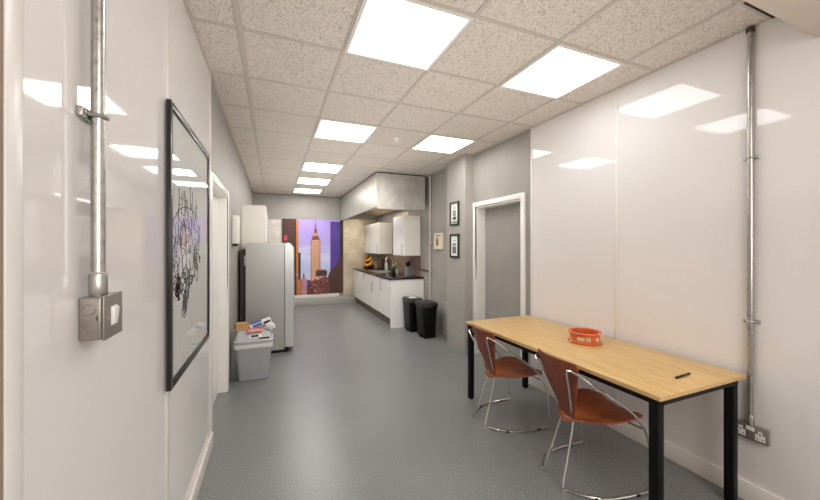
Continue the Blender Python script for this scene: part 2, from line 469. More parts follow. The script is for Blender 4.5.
# glossy sheets
def sheets(name, x0, x1, cuts, label):
    b = MB()
    for y0, y1 in zip(cuts, cuts[1:]): b.box(x0, x1, y0 + 0.002, y1 - 0.002, 0.0, ZC - 0.001, 'panel', 0.0015, 1)
    struct(b, name, label)
sheets('trim_6', XL - 0.012, XL, (YP, 1.724, 2.80), 'glossy white sheets on the left wall')
sheets('trim_7', XR, XR + 0.014, (YB, 1.84, 2.795), 'glossy white sheets on the right wall')
b = MB()
for y, w in ((1.724, 0.014), (2.788, 0.016)): b.box(XL, XL + 0.006, y - w, y + w, 0.1, ZC, 'trimwhite', 0.002, 2)
b.box(XL, XL + 0.004, YP, YP + 0.045, 0, ZC, 'trimwhite', 0.002, 2)
struct(b, 'trim_8', 'white joint strips on the left sheets', smooth=True)
b = MB()
for y, w in ((1.84, 0.011), (2.79, 0.012)): b.box(XR - 0.005, XR, y - w, y + w, 0.1, ZC, 'trimwhite', 0.002, 2)
struct(b, 'trim_9', 'white joint strips on the right sheets', smooth=True)

def skirting(name, x0, x1, y0, y1, h, m, label):
    b = MB(); b.box(x0, x1, y0, y1, 0, h, m, 0.004, 2); struct(b, name, label, smooth=True)
skirting('baseboard_left', XL, XL + 0.018, YP, 2.82, 0.105, 'skirt', 'cream skirting below the left sheets')
skirting('baseboard_right', XR - 0.018, XR, YP, 2.83, 0.112, 'skirt', 'cream skirting below the right sheets')
b = MB(); b.box(-0.43, 2.0, YE - 0.06, YE, 0, 0.19, 'paintgrey2', 0.006, 2); b.box(0.16, 1.55, YE - 0.05, YE, 0.19, 0.268, 'skirt', 0.004, 2)
struct(b, 'baseboard_end', 'pale skirting and ledge below the canvas', smooth=True)

# end wall steel sheets
b = MB(); b.box(-0.115, 0.196, YE - 0.012, YE, 0.2, 2.10, 'mottled', 0.002, 1); struct(b, 'trim_10', 'mottled pale sheet beside the canvas')
b = MB(); b.box(1.665, XK, YE - 0.012, YE, 0.2, 2.16, 'steel_wall', 0.002, 1); struct(b, 'trim_11', 'beige steel sheet at the end of the worktop')
b = MB(); b.box(XK - 0.012, XK, 5.76, YE - 0.012, 0.86, 1.285, 'splash', 0.002, 1); b.box(XK - 0.012, XK, 6.37, 7.38, 1.285, 2.2, 'steel_wall', 0.002, 1)
struct(b, 'trim_12', 'brown splashback behind the worktop')

# ---- doors
def architrave(b, xin, xout, y0, y1, zt, w, m):
    b.box(xin, xout, y0, y0 + w, 0, zt, m, 0.004, 2); b.box(xin, xout, y1 - w, y1, 0, zt, m, 0.004, 2)
    b.box(xin, xout, y0 + w, y1 - w, zt - w, zt, m, 0.004, 2)
d1 = MB(); architrave(d1, XR - 0.012, XR + 0.02, 2.892, 3.905, 2.05, 0.06, 'whitewood')
d1 = struct(d1, 'door_1', 'white door frame in the right wall', smooth=True)
b = MB(); b.box(XR + 0.01, 2.70, 2.935, 2.951, 0, 1.985, 'whitewood'); b.box(XR + 0.01, 2.70, 3.832, 3.846, 0, 1.985, 'whitewood')
b.box(XR + 0.01, 2.70, 2.951, 3.832, 1.97, 1.986, 'whitewood'); struct(b, 'door_lining', parent=d1)
b = MB(); b.box(2.675, 2.71, 2.951, 3.832, 0.004, 1.97, 'paintgrey'); b.box(2.668, 2.675, 2.951, 3.832, 0.565, 0.585, 'paintgrey2', 0.002, 1)
struct(b, 'door_leaf', 'grey leaf', parent=d1)
d2 = MB(); architrave(d2, XL - 0.02, XL + 0.006, 2.812, 3.885, 2.02, 0.066, 'whitewood')
d2 = struct(d2, 'door_2', 'white door frame in the left wall', smooth=True)
b = MB(); b.box(XL - 0.13, XL - 0.005, 2.862, 2.88, 0, 1.96, 'whitewood'); b.box(XL - 0.13, XL - 0.005, 3.805, 3.825, 0, 1.96, 'whitewood')
b.box(XL - 0.13, XL - 0.005, 2.88, 3.805, 1.945, 1.965, 'whitewood'); struct(b, 'door_lining', parent=d2)
b = MB(); b.box(XL - 0.125, XL - 0.085, 2.882, 3.803, 0.004, 1.943, 'whitewood'); struct(b, 'door_leaf', parent=d2)

# ------------------------------------------------------------------ ceiling lights
def ceiling_light(ci, r, label):
    x0, y0 = AX[ci], AY + 0.6 * r
    t = thing('ceiling_light', label, 'light', (x0 + 0.3, y0 + 0.3, ZC - 0.012), 0, 'square light panels in the ceiling')
    b = MB()
    h = 0.297; w = 0.022
    for q in ((-h, h, -h, -h + w), (-h, h, h - w, h), (-h, -h + w, -h + w, h - w), (h - w, h, -h + w, h - w)):
        b.box(q[0], q[1], q[2], q[3], -0.003, 0.012, 'lightframe')
    b.build('frame', t, False)
    b = MB(); b.box(-h + w, h - w, -h + w, h - w, 0.0, 0.010, 'light_near' if r < 0 else 'light_far' if r > 4 else 'light'); b.build('diffuser', t, False)
    return t
ceiling_light(1, -1, 'largest square light panel, in the middle of the ceiling nearest the camera')
ceiling_light(3, -1, 'large square light panel beside the glossy right wall')
ceiling_light(1, 2, 'square light panel behind the largest one, before the row of three by the end wall')
ceiling_light(3, 2, 'square light panel in front of the steel hood and grey pier')
ceiling_light(1, 5, 'nearest of the three small light panels lined up toward the end wall')
ceiling_light(1, 7, 'middle of the three small light panels lined up toward the end wall')
ceiling_light(1, 9, 'farthest small light panel, right against the end wall')

t = thing('smoke_detector', 'small round white smoke detector on a ceiling tile', 'detector', (1.325, 3.655, ZC))
b = MB(); b.lathe([(0.045, 0), (0.045, -0.012), (0.04, -0.02)], (0, 0, 0), 'trimwhite'); b.build('base', t)
b = MB(); b.lathe([(0.03, -0.018), (0.028, -0.035), (0.02, -0.042)], (0, 0, 0), 'trimwhite'); b.build('cap', t)

# ------------------------------------------------------------------ left wall conduit, switch, picture
cy0 = 1.048; cx0 = XL + 0.027
t = thing('conduit_pipe', 'galvanised steel conduit running down the left wall to the switch box', 'pipe', (cx0, cy0, 1.40))
b = MB(); b.tube([(0, 0, 0.0), (0, 0, ZC - 1.403)], 0.0138, 'galv', 20, False); b.build('tube', t)
b = MB(); b.lathe([(0.0165, -0.058), (0.0178, -0.054), (0.0178, -0.008), (0.0165, -0.004)], (0, 0, 0), 'galv', 20); b.build('coupler', t)
b = MB()
b.tube([(-0.024, -0.036, 0.38), (-0.024, -0.022, 0.38), (-0.004, -0.017, 0.38), (0.0145, -0.009, 0.38), (0.017, 0.0, 0.38), (0.0145, 0.009, 0.38), (-0.004, 0.017, 0.38), (-0.024, 0.022, 0.38), (-0.024, 0.036, 0.38)], 0.005, 'galv', 8)
b.box(-0.027, -0.014, -0.038, 0.038, 0.368, 0.392, 'galv', 0.003)
cl = b.build('saddle_clip', t)
for s in (-1, 1):
    b = MB(); b.lathe([(0.0045, 0.0), (0.004, 0.004), (0.001, 0.005)], (-0.013, s * 0.03, 0.38), 'screw', 10, 'x'); b.build('screw', cl)

t = thing('light_switch', 'grey metal-clad light switch box below the conduit on the left wall', 'switch', (XL, 1.069, 1.29))
b = MB(); b.box(0.0, 0.045, -0.05, 0.05, -0.052, 0.052, 'boxsteel', 0.006, 3); 
for dz in (-0.022, 0.022):
    b.lathe([(0.0135, -0.0008), (0.0125, -0.0016), (0.0115, -0.0008)], (0.021, -0.05, dz), 'boxsteel', 20, 'y', False, False)
b.tube([(0.036, -0.0505, 0.008), (0.036, -0.0505, -0.004)], 0.0012, 'black_hole', 6, False)
b.build('back_box', t)
b = MB(); b.box(0.0455, 0.0505, -0.052, 0.052, -0.054, 0.054, 'boxsteel', 0.0022, 3); pl = b.build('front_plate', t)
for s in (-1, 1):
    b = MB(); b.lathe([(0.0042, 0.0), (0.004, 0.002), (0.002, 0.0025)], (0.0495, s * 0.037, 0), 'screw', 12, 'x'); b.build('screw', pl)
b = MB(); b.box(0.050, 0.0525, -0.017, 0.017, -0.024, 0.024, 'rocker', 0.001); 
b.loft([[(0.052, -0.012, -0.02), (0.052, 0.012, -0.02), (0.052, 0.012, 0.02), (0.052, -0.012, 0.02)], [(0.054, -0.011, -0.019), (0.054, 0.011, -0.019), (0.0585, 0.011, 0.019), (0.0585, -0.011, 0.019)]], 'rocker')
b.build('rocker', t)

# framed drawing
py0, py1, pz0, pz1 = 1.692, 2.62, 0.85, 2.085
t = thing('framed_drawing', 'large black-framed drawing of tangled ink lines on the left wall', 'picture', (XL + 0.0065, 0, 0))
b = MB()
w = 0.032
for y0, y1, z0, z1 in ((py0, py0 + w, pz0, pz1), (py1 - w, py1, pz0, pz1), (py0 + w, py1 - w, pz0, pz0 + w), (py0 + w, py1 - w, pz1 - w, pz1)):
    b.box(0.0, 0.0175, y0, y1, z0, z1, 'frameblack', 0.0015, 2)
b.build('frame', t)
b = MB(); b.box(0.003, 0.008, py0 + w - 0.004, py1 - w + 0.004, pz0 + w - 0.004, pz1 - w + 0.004, 'art'); sheet = b.build('artwork_sheet', t, False)
b = MB()
rnd = random.Random(21)
def width_at(z):   # half-width of the tangle by height
    pts = [(1.18, 0.03), (1.25, 0.13), (1.34, 0.24), (1.45, 0.27), (1.56, 0.26), (1.64, 0.17), (1.70, 0.05)]
    for (a, wa), (c, wc) in zip(pts, pts[1:]):
        if a <= z <= c: return wa + (wc - wa) * (z - a) / (c - a)
    return 0.02
def mid_at(z): return 1.99 + (z - 1.2) * 0.14
for i in range(84):
    z = rnd.uniform(1.2, 1.66) if i % 3 else rnd.uniform(1.2, 1.45)
    y = mid_at(z) + rnd.uniform(-1, 1) * width_at(z)
    pts = []
    a = rnd.uniform(0, 2 * PI); k = rnd.uniform(-1.2, 1.2)
    for s in range(rnd.randint(4, 8)):
        pts.append((0.0088, y, z))
        st = rnd.uniform(0.02, 0.055); y += st * math.cos(a); z += st * math.sin(a); a += k + rnd.uniform(-0.7, 0.7)
        if z < 1.17 or z > 1.68 or abs(y - mid_at(z)) > width_at(z) + 0.02: a += PI * 0.7
    low = z < 1.42
    b.tube(pts, rnd.uniform(0.0018, 0.0034) if low else rnd.uniform(0.0008, 0.0019), 'ink' if rnd.random() < (0.85 if low else 0.5) else 'inkgrey', 5, sub=4)
for y, z, h in ((1.97, 1.64, 0.10), (2.09, 1.65, 0.15), (2.14, 1.66, 0.10), (2.03, 1.65, 0.06), (1.86, 1.62, 0.12)):
    b.tube([(0.0088, y, z), (0.0088, y + 0.004, z + h * 0.6), (0.0088, y, z + h)], 0.0013, 'ink', 5)
    b.tube([(0.0088, y - 0.012, z + h * 0.3), (0.0088, y + 0.012, z + h * 0.32)], 0.001, 'inkgrey', 5, False)
b.tube([(0.0088, 1.74, 1.56), (0.0088, 1.86, 1.63), (0.0088, 1.99, 1.66), (0.0088, 2.15, 1.655), (0.0088, 2.31, 1.62)], 0.0018, 'ink', 5)
b.tube([(0.0088, 2.0, 1.23), (0.0088, 1.95, 1.17), (0.0088, 1.90, 1.12)], 0.0012, 'inkgrey', 5)
b.build('ink_lines', sheet)
b = MB(); b.face([(0.0145, py0 + w - 0.003, pz0 + w - 0.003), (0.0145, py1 - w + 0.003, pz0 + w - 0.003), (0.0145, py1 - w + 0.003, pz1 - w + 0.003), (0.0145, py0 + w - 0.003, pz1 - w + 0.003)], 'glass'); b.build('glass_pane', t, False)

# white box on far left wall
t = thing('wall_box', 'narrow white box mounted high on the left wall before the fridge', 'box', (XL - 0.012, 4.4, 1.49))
b = MB(); b.box(0, 0.065, -0.11, 0.11, 0.0, 0.33, 'boxwhite', 0.01, 3); b.build('casing', t)
b = MB(); b.box(0.012, 0.05, -0.09, 0.09, -0.025, 0.004, 'black', 0.004, 2); b.build('nozzle', t)

# ------------------------------------------------------------------ fridge
t = thing('fridge', 'tall silver grey rounded fridge standing against the left wall', 'fridge', (0, 0, 0))
fy0, fy1, fx0, fx1, fz = 4.914, 5.50, -0.338, 0.142, 1.508
b = MB()
def side_prof(x0, x1, z0, z1, rl, rr_, n=8):
    pts = [(x0, z0), (x1, z0)]
    for i in range(n + 1):
        a = math.radians(90 * i / n); pts.append((x1 - rr_ + rr_ * math.cos(a), z1 - rr_ + rr_ * math.sin(a)))
    for i in range(n + 1):
        a = math.radians(90 + 90 * i / n); pts.append((x0 + rl + rl * math.cos(a), z1 - rl + rl * math.sin(a)))
    return pts
pf = side_prof(fx0, fx1, 0.045, fz, 0.012, 0.008)
b.loft([[(x, fy0, z) for x, z in pf], [(x, fy1, z) for x, z in pf]], 'fridge'); b.build('body', t)
b = MB()
pf = side_prof(fx1 + 0.008, 0.272, 0.065, fz, 0.004, 0.095, 12)
for k in range(1): pass
pin = [(x + (-0.012 if x > 0.2 else 0), z - (0.008 if z > 0.5 else -0.008)) for x, z in pf]
b.loft([[(x, fy0, z) for x, z in pin], [(x, fy0 + 0.02, z) for x, z in pf], [(x, fy1 - 0.02, z) for x, z in pf], [(x, fy1, z) for x, z in pin]], 'fridgedoor')
dr = b.build('door', t, angle=50)
b = MB(); b.box(fx1, fx1 + 0.009, fy0 + 0.006, fy1 - 0.006, 0.07, fz - 0.01, 'black'); b.build('door_seal', t, False)
b = MB(); b.box(fx0 + 0.02, 0.2, fy0 + 0.02, fy1 - 0.02, 0.0, 0.07, 'black', 0.004, 1); b.build('plinth', t)
b = MB(); b.box(fx0 - 0.06, fx0 - 0.018, fy0 + 0.02, fy1 - 0.05, 0.06, 1.42, 'coil')
for k in range(14): b.tube([(fx0 - 0.012, fy0 + 0.01, 0.2 + k * 0.08), (fx0 - 0.012, fy1 - 0.05, 0.2 + k * 0.08)], 0.004, 'coil', 6, False)
b.box(fx0 - 0.03, fx0, fy0 + 0.02, fy0 + 0.1, 1.2, 1.34, 'fridge', 0.004, 1); b.build('cooling_coil', t)

# wall cabinets behind the fridge
t = thing('wall_cabinet', 'white wall cabinet above and behind the fridge on the left wall', 'cabinet', (0, 0, 0), 0, 'white wall cabinets')
b = MB(); b.box(XL - 0.01, -0.125, 5.528, 7.4, 1.35, 2.079, 'unitside', 0.002, 1); b.build('carcass', t, False)
for k in range(3):
    b = MB(); y = 5.528 + 0.624 * k; b.box(-0.123, -0.103, y + 0.003, y + 0.621, 1.352, 2.077, 'unit', 0.002, 1); d = b.build('door', t, False)
    b = MB(); b.tube([(-0.10, y + 0.56, 1.4), (-0.075, y + 0.56, 1.4), (-0.075, y + 0.56, 1.55), (-0.10, y + 0.56, 1.55)], 0.005, 'satin', 8, False); b.build('handle', d)

# ------------------------------------------------------------------ grey bin with rubbish
bx, by = -0.198, 4.14
t = thing('swing_bin', 'grey plastic swing-lid bin with white liner beside the fridge', 'bin', (bx, by, 0))
t.scale = (1.07, 1.07, 1.0)
b = MB(); b.loft([rrect(0, 0, 0.275, 0.20, 0.03, 0.0), rrect(0, 0, 0.285, 0.21, 0.03, 0.006), rrect(0, 0, 0.345, 0.262, 0.035, 0.40)], 'greybin'); b.build('body', t)
b = MB()
rings = []
rr = random.Random(3)
for z, g in ((0.355, 0.012), (0.372, 0.02), (0.395, 0.018), (0.412, 0.016)):
    R = rrect(0, 0, 0.345 + g, 0.262 + g, 0.035, z)
    rings.append([(x * (1 + rr.uniform(-.012, .012)), y * (1 + rr.uniform(-.012, .012)), zz + (rr.uniform(-.012, .004) if z < 0.36 else 0)) for x, y, zz in R])
b.loft(rings, 'liner', False, False); b.build('bin_liner', t)
b = MB()
b.loft([rrect(0, 0, 0.362, 0.278, 0.04, 0.40), rrect(0, 0, 0.372, 0.288, 0.04, 0.412), rrect(0, 0, 0.372, 0.288, 0.04, 0.436), rrect(0, 0.01, 0.35, 0.262, 0.04, 0.445),
        rrect(0, 0.03, 0.325, 0.205, 0.04, 0.515), rrect(0, 0.04, 0.29, 0.16, 0.035, 0.528)], 'lidgrey'); ld = b.build('lid', t)
b = MB(); b.box(0.05, 0.15, -0.125, -0.108, 0.452, 0.462, 'black', 0.002, 1); b.build('lid_slot', ld)
b = MB()
nrm = Matrix.Translation((0.02, -0.098, 0.478)) @ Matrix.Rotation(math.radians(52), 4, 'X')
b.box(-0.06, 0.055, -0.018, 0.018, 0, 0.002, 'paper', T=nrm); b.box(-0.045, 0.025, -0.011, 0.011, 0.001, 0.003, 'black', T=nrm)
b.build('lid_sticker', ld)

t = thing('cardboard_box', 'small brown cardboard box lying on the grey bin lid', 'box', (bx - 0.135, by + 0.04, 0.529), 0.25)
b = MB(); b.box(-0.06, 0.065, -0.05, 0.05, 0, 0.075, 'card', 0.002, 1); b.build('body', t, False)
b = MB(); b.box(-0.058, 0.063, -0.052, 0.0, 0.0755, 0.0785, 'card', T=Matrix.Rotation(0.06, 4, 'X')); b.build('flap', t, False)
t = thing('paper_packet', 'blue and white packet leaning on top of the grey bin', 'packet', (bx + 0.075, by + 0.075, 0.529), 0.18)
T = Matrix.Rotation(math.radians(-16), 4, 'Y')
b = MB(); b.box(-0.115, 0.115, -0.05, 0.055, 0.036, 0.074, 'paper', 0.003, 1, T=T); b.box(-0.09, 0.01, -0.0515, -0.0495, 0.042, 0.068, 'blue', T=T); b.box(-0.10, 0.02, -0.035, 0.045, 0.0735, 0.0755, 'blue', T=T); b.build('wrapper', t, False)
b = MB(); b.box(0.03, 0.10, -0.056, -0.0515, 0.042, 0.064, 'black', T=T); b.build('dark_label', t, False)
t = thing('leaflet', 'salmon and white folded leaflet on the front of the grey bin lid', 'leaflet', (bx + 0.005, by - 0.045, 0.52), 0.08)
b = MB()
pts = [(-0.085, -0.06, -0.006), (0.075, -0.06, -0.006), (0.075, -0.01, 0.012), (-0.085, -0.01, 0.012), (-0.08, 0.05, 0.018), (0.08, 0.05, 0.018)]
b.loft([[(-0.08, -0.055, 0.004), (0.08, -0.055, 0.004), (0.08, -0.05, 0.006), (-0.08, -0.05, 0.006)], [(-0.08, -0.0, 0.024), (0.08, -0.0, 0.024), (0.08, 0.004, 0.026), (-0.08, 0.004, 0.026)], [(-0.08, 0.05, 0.006), (0.08, 0.05, 0.006), (0.08, 0.052, 0.008), (-0.08, 0.052, 0.008)]], 'redpaper')
for k in range(3): b.box(-0.06, 0.05, -0.052 + 0.016 * k, -0.046 + 0.016 * k, 0.008 + 0.006 * k, 0.0105 + 0.006 * k, 'paper')
b.build('page', t)
t = thing('carrier_bag', 'crumpled white plastic bag behind the packet on the grey bin', 'bag', (bx + 0.165, by - 0.045, 0.53))
b = MB(); rr = random.Random(9); rings = []
for z, r in ((0.0, 0.03), (0.02, 0.048), (0.05, 0.045), (0.075, 0.02)):
    rings.append([(r * (1 + rr.uniform(-.25, .25)) * math.cos(2 * PI * i / 12), r * (1 + rr.uniform(-.25, .25)) * math.sin(2 * PI * i / 12), z + rr.uniform(-.004, .004)) for i in range(12)])
b.loft(rings, 'liner'); b.build('bag', t)

# ------------------------------------------------------------------ canvas print on end wall
t = thing('canvas_print', 'large canvas photo print of a skyscraper under a lavender sky on the end wall', 'picture', (0, YE - 0.045, 0))
b = MB(); b.box(0.196, 1.662, 0, 0.043, 0.27, 2.125, 'darkbuild2', 0.002, 1); b.build('stretcher_frame', t, False)
b = MB(); lay = [0]
def cx(x): return 0.196 + (x - 35) / 310 * 1.466
def cz(y): return 2.125 - (y - 50) / 372 * 1.855
def poly(pts, m):
    lay[0] += 1
    b.face([(cx(x), -0.0006 * lay[0], cz(y)) for x, y in pts], m)
def rect(x0, x1, y0, y1, m): poly([(x0, y1), (x1, y1), (x1, y0), (x0, y0)], m)
rect(35, 345, 50, 422, 'skyprint')
rect(35, 105, 50, 422, 'darkbuild'); rect(44, 60, 130, 155, 'redprint'); rect(97, 103, 60, 300, 'darkbuild2'); rect(103, 114, 56, 340, 'orangeprint')
rect(113, 125, 214, 350, 'darkbuild2')
rect(128, 158, 345, 422, 'pinkprint'); poly([(134, 340), (140, 312), (147, 340)], 'darkbuild'); rect(132, 150, 335, 350, 'pinkprint')
rect(276, 326, 58, 345, 'violet'); rect(326, 345, 50, 422, 'darkbuild2')
poly([(345, 422), (345, 232), (318, 262), (300, 290), (282, 300), (268, 322), (262, 352), (240, 372), (240, 422)], 'darkbuild')
# tower
rect(175, 225, 152, 360, 'towerprint'); rect(175, 181, 152, 360, 'towershade'); rect(218, 225, 156, 360, 'towershade')
for k in range(8): rect(184 + k * 4.2, 185.6 + k * 4.2, 156, 345, 'towershade')
rect(179, 221, 145, 152, 'spireprint'); rect(183, 216, 132, 146, 'spireprint'); rect(188, 211, 116, 133, 'towershade'); rect(192, 206, 100, 117, 'spireprint')
poly([(195, 101), (204, 101), (201, 70), (198.8, 50), (197.6, 70)], 'spireprint')
for k in range(3): rect(190 + k * 7, 193 + k * 7, 118, 130, 'towerprint')
# city below
poly([(156, 422), (156, 352), (172, 348), (176, 360), (196, 346), (214, 350), (230, 340), (246, 330), (262, 340), (268, 360), (272, 422)], 'cityprint')
rect(200, 258, 306, 332, 'darkbuild'); rect(206, 252, 300, 308, 'spireprint'); rect(158, 170, 352, 390, 'violet')
rect(105, 112, 340, 422, 'orangeprint'); rect(113, 130, 346, 422, 'orangeprint'); rect(119, 124, 346, 422, 'towershade'); rect(104, 114, 318, 330, 'pinkprint')
rr = random.Random(5)
for k in range(26):
    x = rr.uniform(160, 262); y = rr.uniform(350, 412); rect(x, x + rr.uniform(3, 10), y, y + rr.uniform(3, 8), rr.choice(['orangeprint', 'darkbuild2', 'towershade', 'darkbuild2', 'spireprint']))
b.build('printed_face', t, False)

# ------------------------------------------------------------------ extractor hood
hx, hy0, hz0 = 1.596, 5.40, 2.125
t = thing('extractor_hood', 'large brushed steel extractor hood hung from the ceiling above the kitchen units', 'hood', (0, 0, 0))
b = MB()
b.box(hx, hx + 0.012, hy0, 7.58, hz0, ZC - 0.012, 'steel_hood', 0.002, 1); b.box(hx, hx + 0.012, 7.584, YE - 0.052, hz0, ZC - 0.012, 'steel_hood', 0.002, 1)
b.build('side_panel', t, False)
b = MB(); b.box(hx + 0.012, 2.497, hy0, hy0 + 0.012, hz0 - 0.03, ZC - 0.012, 'steel_hood', 0.002, 1); b.build('end_panel', t, False)
b = MB(); b.box(hx + 0.002, 2.497, hy0 - 0.004, hy0 + 0.02, ZC - 0.02, ZC - 0.007, 'black'); b.box(hx - 0.004, hx + 0.02, hy0 - 0.004, YE - 0.052, ZC - 0.02, ZC - 0.007, 'black'); b.build('top_gap', t, False)
b = MB()
b.face([(hx + 0.012, hy0 + 0.012, hz0 + 0.01), (hx + 0.012, YE - 0.02, hz0 + 0.01), (2.0, YE - 0.02, 2.42), (2.0, hy0 + 0.25, 2.42)], 'steel_in')
b.face([(2.0, hy0 + 0.25, 2.42), (2.0, YE - 0.02, 2.42), (2.49, YE - 0.02, 2.25), (2.49, hy0 + 0.25, 2.25)], 'steel_in')
b.face([(hx + 0.012, hy0 + 0.012, hz0 + 0.01), (2.0, hy0 + 0.25, 2.42), (2.49, hy0 + 0.25, 2.25), (2.49, hy0 + 0.012, hz0 - 0.02)], 'steel_in')
b.build('inner_baffle', t, False)
b = MB(); b.box(hx - 0.002, hx + 0.03, hy0 - 0.002, YE - 0.052, hz0 - 0.008, hz0 + 0.006, 'satin', 0.002, 1); b.box(hx + 0.03, 2.497, hy0 - 0.002, hy0 + 0.03, hz0 - 0.036, hz0 - 0.026, 'satin', 0.002, 1); b.build('rim', t, False)

# ------------------------------------------------------------------ upper cabinets under hood
def upper_cabinet(y0, y1, ndoor, label, zt):
    t = thing('wall_cabinet', label, 'cabinet', (0, 0, 0), 0, 'white wall cabinets')
    b = MB(); b.box(2.262, XK - 0.013, y0, y1, 1.285, zt, 'unitside', 0.002, 1); b.build('carcass', t, False)
    w = (y1 - y0) / ndoor
    for k in range(ndoor):
        a = y0 + w * k
        b = MB(); b.box(2.24, 2.260, a + 0.002, a + w - 0.002, 1.287, zt - 0.002, 'unit', 0.002, 1); d = b.build('door', t, False)
        hy = a + 0.07 if k % 2 == 0 else a + w - 0.07 - 0.35
        b = MB(); b.tube([(2.24, hy, 1.33), (2.21, hy, 1.33), (2.21, hy, 1.50), (2.24, hy, 1.50)], 0.006, 'satin', 8, False); b.build('handle', d)
    return t
upper_cabinet(5.76, 6.37, 1, 'white wall cabinet under the near end of the steel hood', 2.035)
upper_cabinet(7.38, 8.60, 2, 'double white wall cabinet at the far end of the splashback', 2.01)

# ------------------------------------------------------------------ base units and worktop
KX = 1.93
ys = [5.655, 6.22, 6.80, 7.50, 8.19, 8.60]
labs = ['white kitchen base unit next to the black bins, with exposed end panel', 'second white kitchen base unit from the black bins, under the sink end',
        'middle white kitchen base unit under the sink', 'fourth white kitchen base unit from the black bins', 'narrow white filler unit against the end wall']
for k in range(5):
    y0, y1 = ys[k], ys[k + 1]
    t = thing('base_unit', labs[k], 'cabinet', (0, 0, 0), 0, 'white kitchen base units')
    b = MB(); b.box(KX + 0.022, XK - 0.02, y0 + 0.001, y1 - 0.001, 0.165, 0.863, 'unitside'); b.build('carcass', t, False)
    if k == 0:
        b = MB(); b.box(KX, XK - 0.004, 5.632, 5.654, 0.0, 0.863, 'unit', 0.001, 1); b.build('end_panel', t, False)
    b = MB(); b.box(KX, KX + 0.02, y0 + 0.003, y1 - 0.003, 0.17, 0.858, 'unit', 0.002, 1); d = b.build('door', t, False)
    if k < 4:
        z1 = (0.84, 0.72, 0.845, 0.845)[k]; L = (0.20, 0.20, 0.1, 0.1)[k]; hy = y1 - 0.06
        b = MB(); b.tube([(KX, hy, z1), (KX - 0.032, hy, z1), (KX - 0.032, hy, z1 - L), (KX, hy, z1 - L)], 0.0075, 'satin', 8, False); b.build('handle', d)
    b = MB(); b.box(KX + 0.06, KX + 0.078, y0 + 0.001, y1 - 0.001, 0.0, 0.164, 'plinth'); b.build('plinth', t, False)
b = MB()
b.box(KX - 0.02, XK - 0.013, 5.60, 6.85, 0.864, 0.895, 'worktop', 0.003, 2); b.box(KX - 0.02, XK - 0.013, 7.65, YE - 0.014, 0.864, 0.895, 'worktop', 0.003, 2)
b.box(KX - 0.02, 2.06, 6.85, 7.65, 0.864, 0.895, 'worktop'); b.box(2.44, XK - 0.013, 6.85, 7.65, 0.864, 0.895, 'worktop')
tag(b.build('worktop'), 'long black kitchen worktop on the white base units', 'worktop')
ZW = 0.896
t = thing('kitchen_sink', 'stainless steel inset sink in the black worktop', 'sink', (2.25, 7.25, ZW))
b = MB()
b.loft([rrect(0, 0, 0.40, 0.82, 0.04, 0.0), rrect(0, 0, 0.398, 0.818, 0.04, 0.006), rrect(0, 0, 0.34, 0.74, 0.05, 0.005), rrect(0, 0, 0.32, 0.72, 0.05, -0.002)], 'satin', False, False)
b.build('rim', t)
b = MB(); b.loft([rrect(0, 0.17, 0.32, 0.36, 0.05, -0.002), rrect(0, 0.17, 0.29, 0.33, 0.05, -0.025)], 'satin', False, True)
b.loft([rrect(0, -0.19, 0.32, 0.34, 0.05, -0.002), rrect(0, -0.19, 0.3, 0.32, 0.05, -0.012)], 'satin', False, True); b.build('bowl', t)
t = thing('kitchen_tap', 'tall chrome swan-neck tap behind the sink', 'tap', (2.495, 7.15, ZW))
b = MB(); b.lathe([(0.026, 0), (0.026, 0.02), (0.018, 0.03), (0.016, 0.07)], (0, 0, 0), 'chrome', 16); b.build('base', t)
b = MB(); b.tube([(0, 0, 0.06), (0, 0, 0.2), (-0.01, 0, 0.28), (-0.07, 0, 0.325), (-0.14, 0, 0.30), (-0.16, 0, 0.23), (-0.16, 0, 0.2)], 0.011, 'chrome', 10); b.build('spout', t)
b = MB(); b.tube([(0, 0.01, 0.05), (-0.01, 0.07, 0.07)], 0.007, 'chrome', 8, False); b.build('lever', t)

t = thing('soap_bottle', 'pale green soap bottle with pink pump on the worktop by the tap', 'bottle', (2.45, 7.45, ZW))
b = MB(); b.lathe([(0.036, 0), (0.04, 0.006), (0.04, 0.14), (0.034, 0.17), (0.016, 0.19), (0.016, 0.2)], (0, 0, 0), 'soap', 18); b.build('body', t)
b = MB(); b.lathe([(0.02, 0.195), (0.02, 0.225), (0.012, 0.235), (0.01, 0.28), (0.016, 0.285), (0.016, 0.30)], (0, 0, 0), 'pump', 14); b.tube([(0, 0, 0.29), (-0.05, -0.03, 0.285)], 0.007, 'pump', 8, False); b.build('pump', t)

t = thing('potted_herb', 'small potted green herb with yellow leaves on the worktop', 'plant', (2.40, 6.62, ZW))
b = MB(); b.lathe([(0.04, 0), (0.055, 0.08), (0.058, 0.085), (0.052, 0.085), (0.048, 0.07)], (0, 0, 0), 'pot', 18); b.build('pot', t)
rr = random.Random(4)
b = MB()
for i in range(46):
    a = rr.uniform(0, 2 * PI); r = rr.uniform(0.01, 0.12); z = 0.09 + rr.uniform(0, 0.15) * (1.1 - r * 4)
    c = Vector((r * math.cos(a), r * math.sin(a), z)); s = rr.uniform(0.018, 0.035); ta = rr.uniform(-0.6, 0.6)
    u = Vector((math.cos(a), math.sin(a), ta)).normalized() * s; v = Vector((-math.sin(a), math.cos(a), rr.uniform(-.4, .4))).normalized() * s * 0.5
    b.face([tuple(c - u), tuple(c - v + u * .1), tuple(c + u), tuple(c + v + u * .1)], 'leafyellow' if rr.random() < 0.22 else 'leaf')
b.build('leaves', t, False)
b = MB()
for i in range(9):
    a = 2 * PI * i / 9; b.tube([(0, 0, 0.07), (0.03 * math.cos(a), 0.03 * math.sin(a), 0.13), (0.07 * math.cos(a), 0.07 * math.sin(a), 0.17)], 0.0025, 'leaf', 5)
b.build('stems', t)

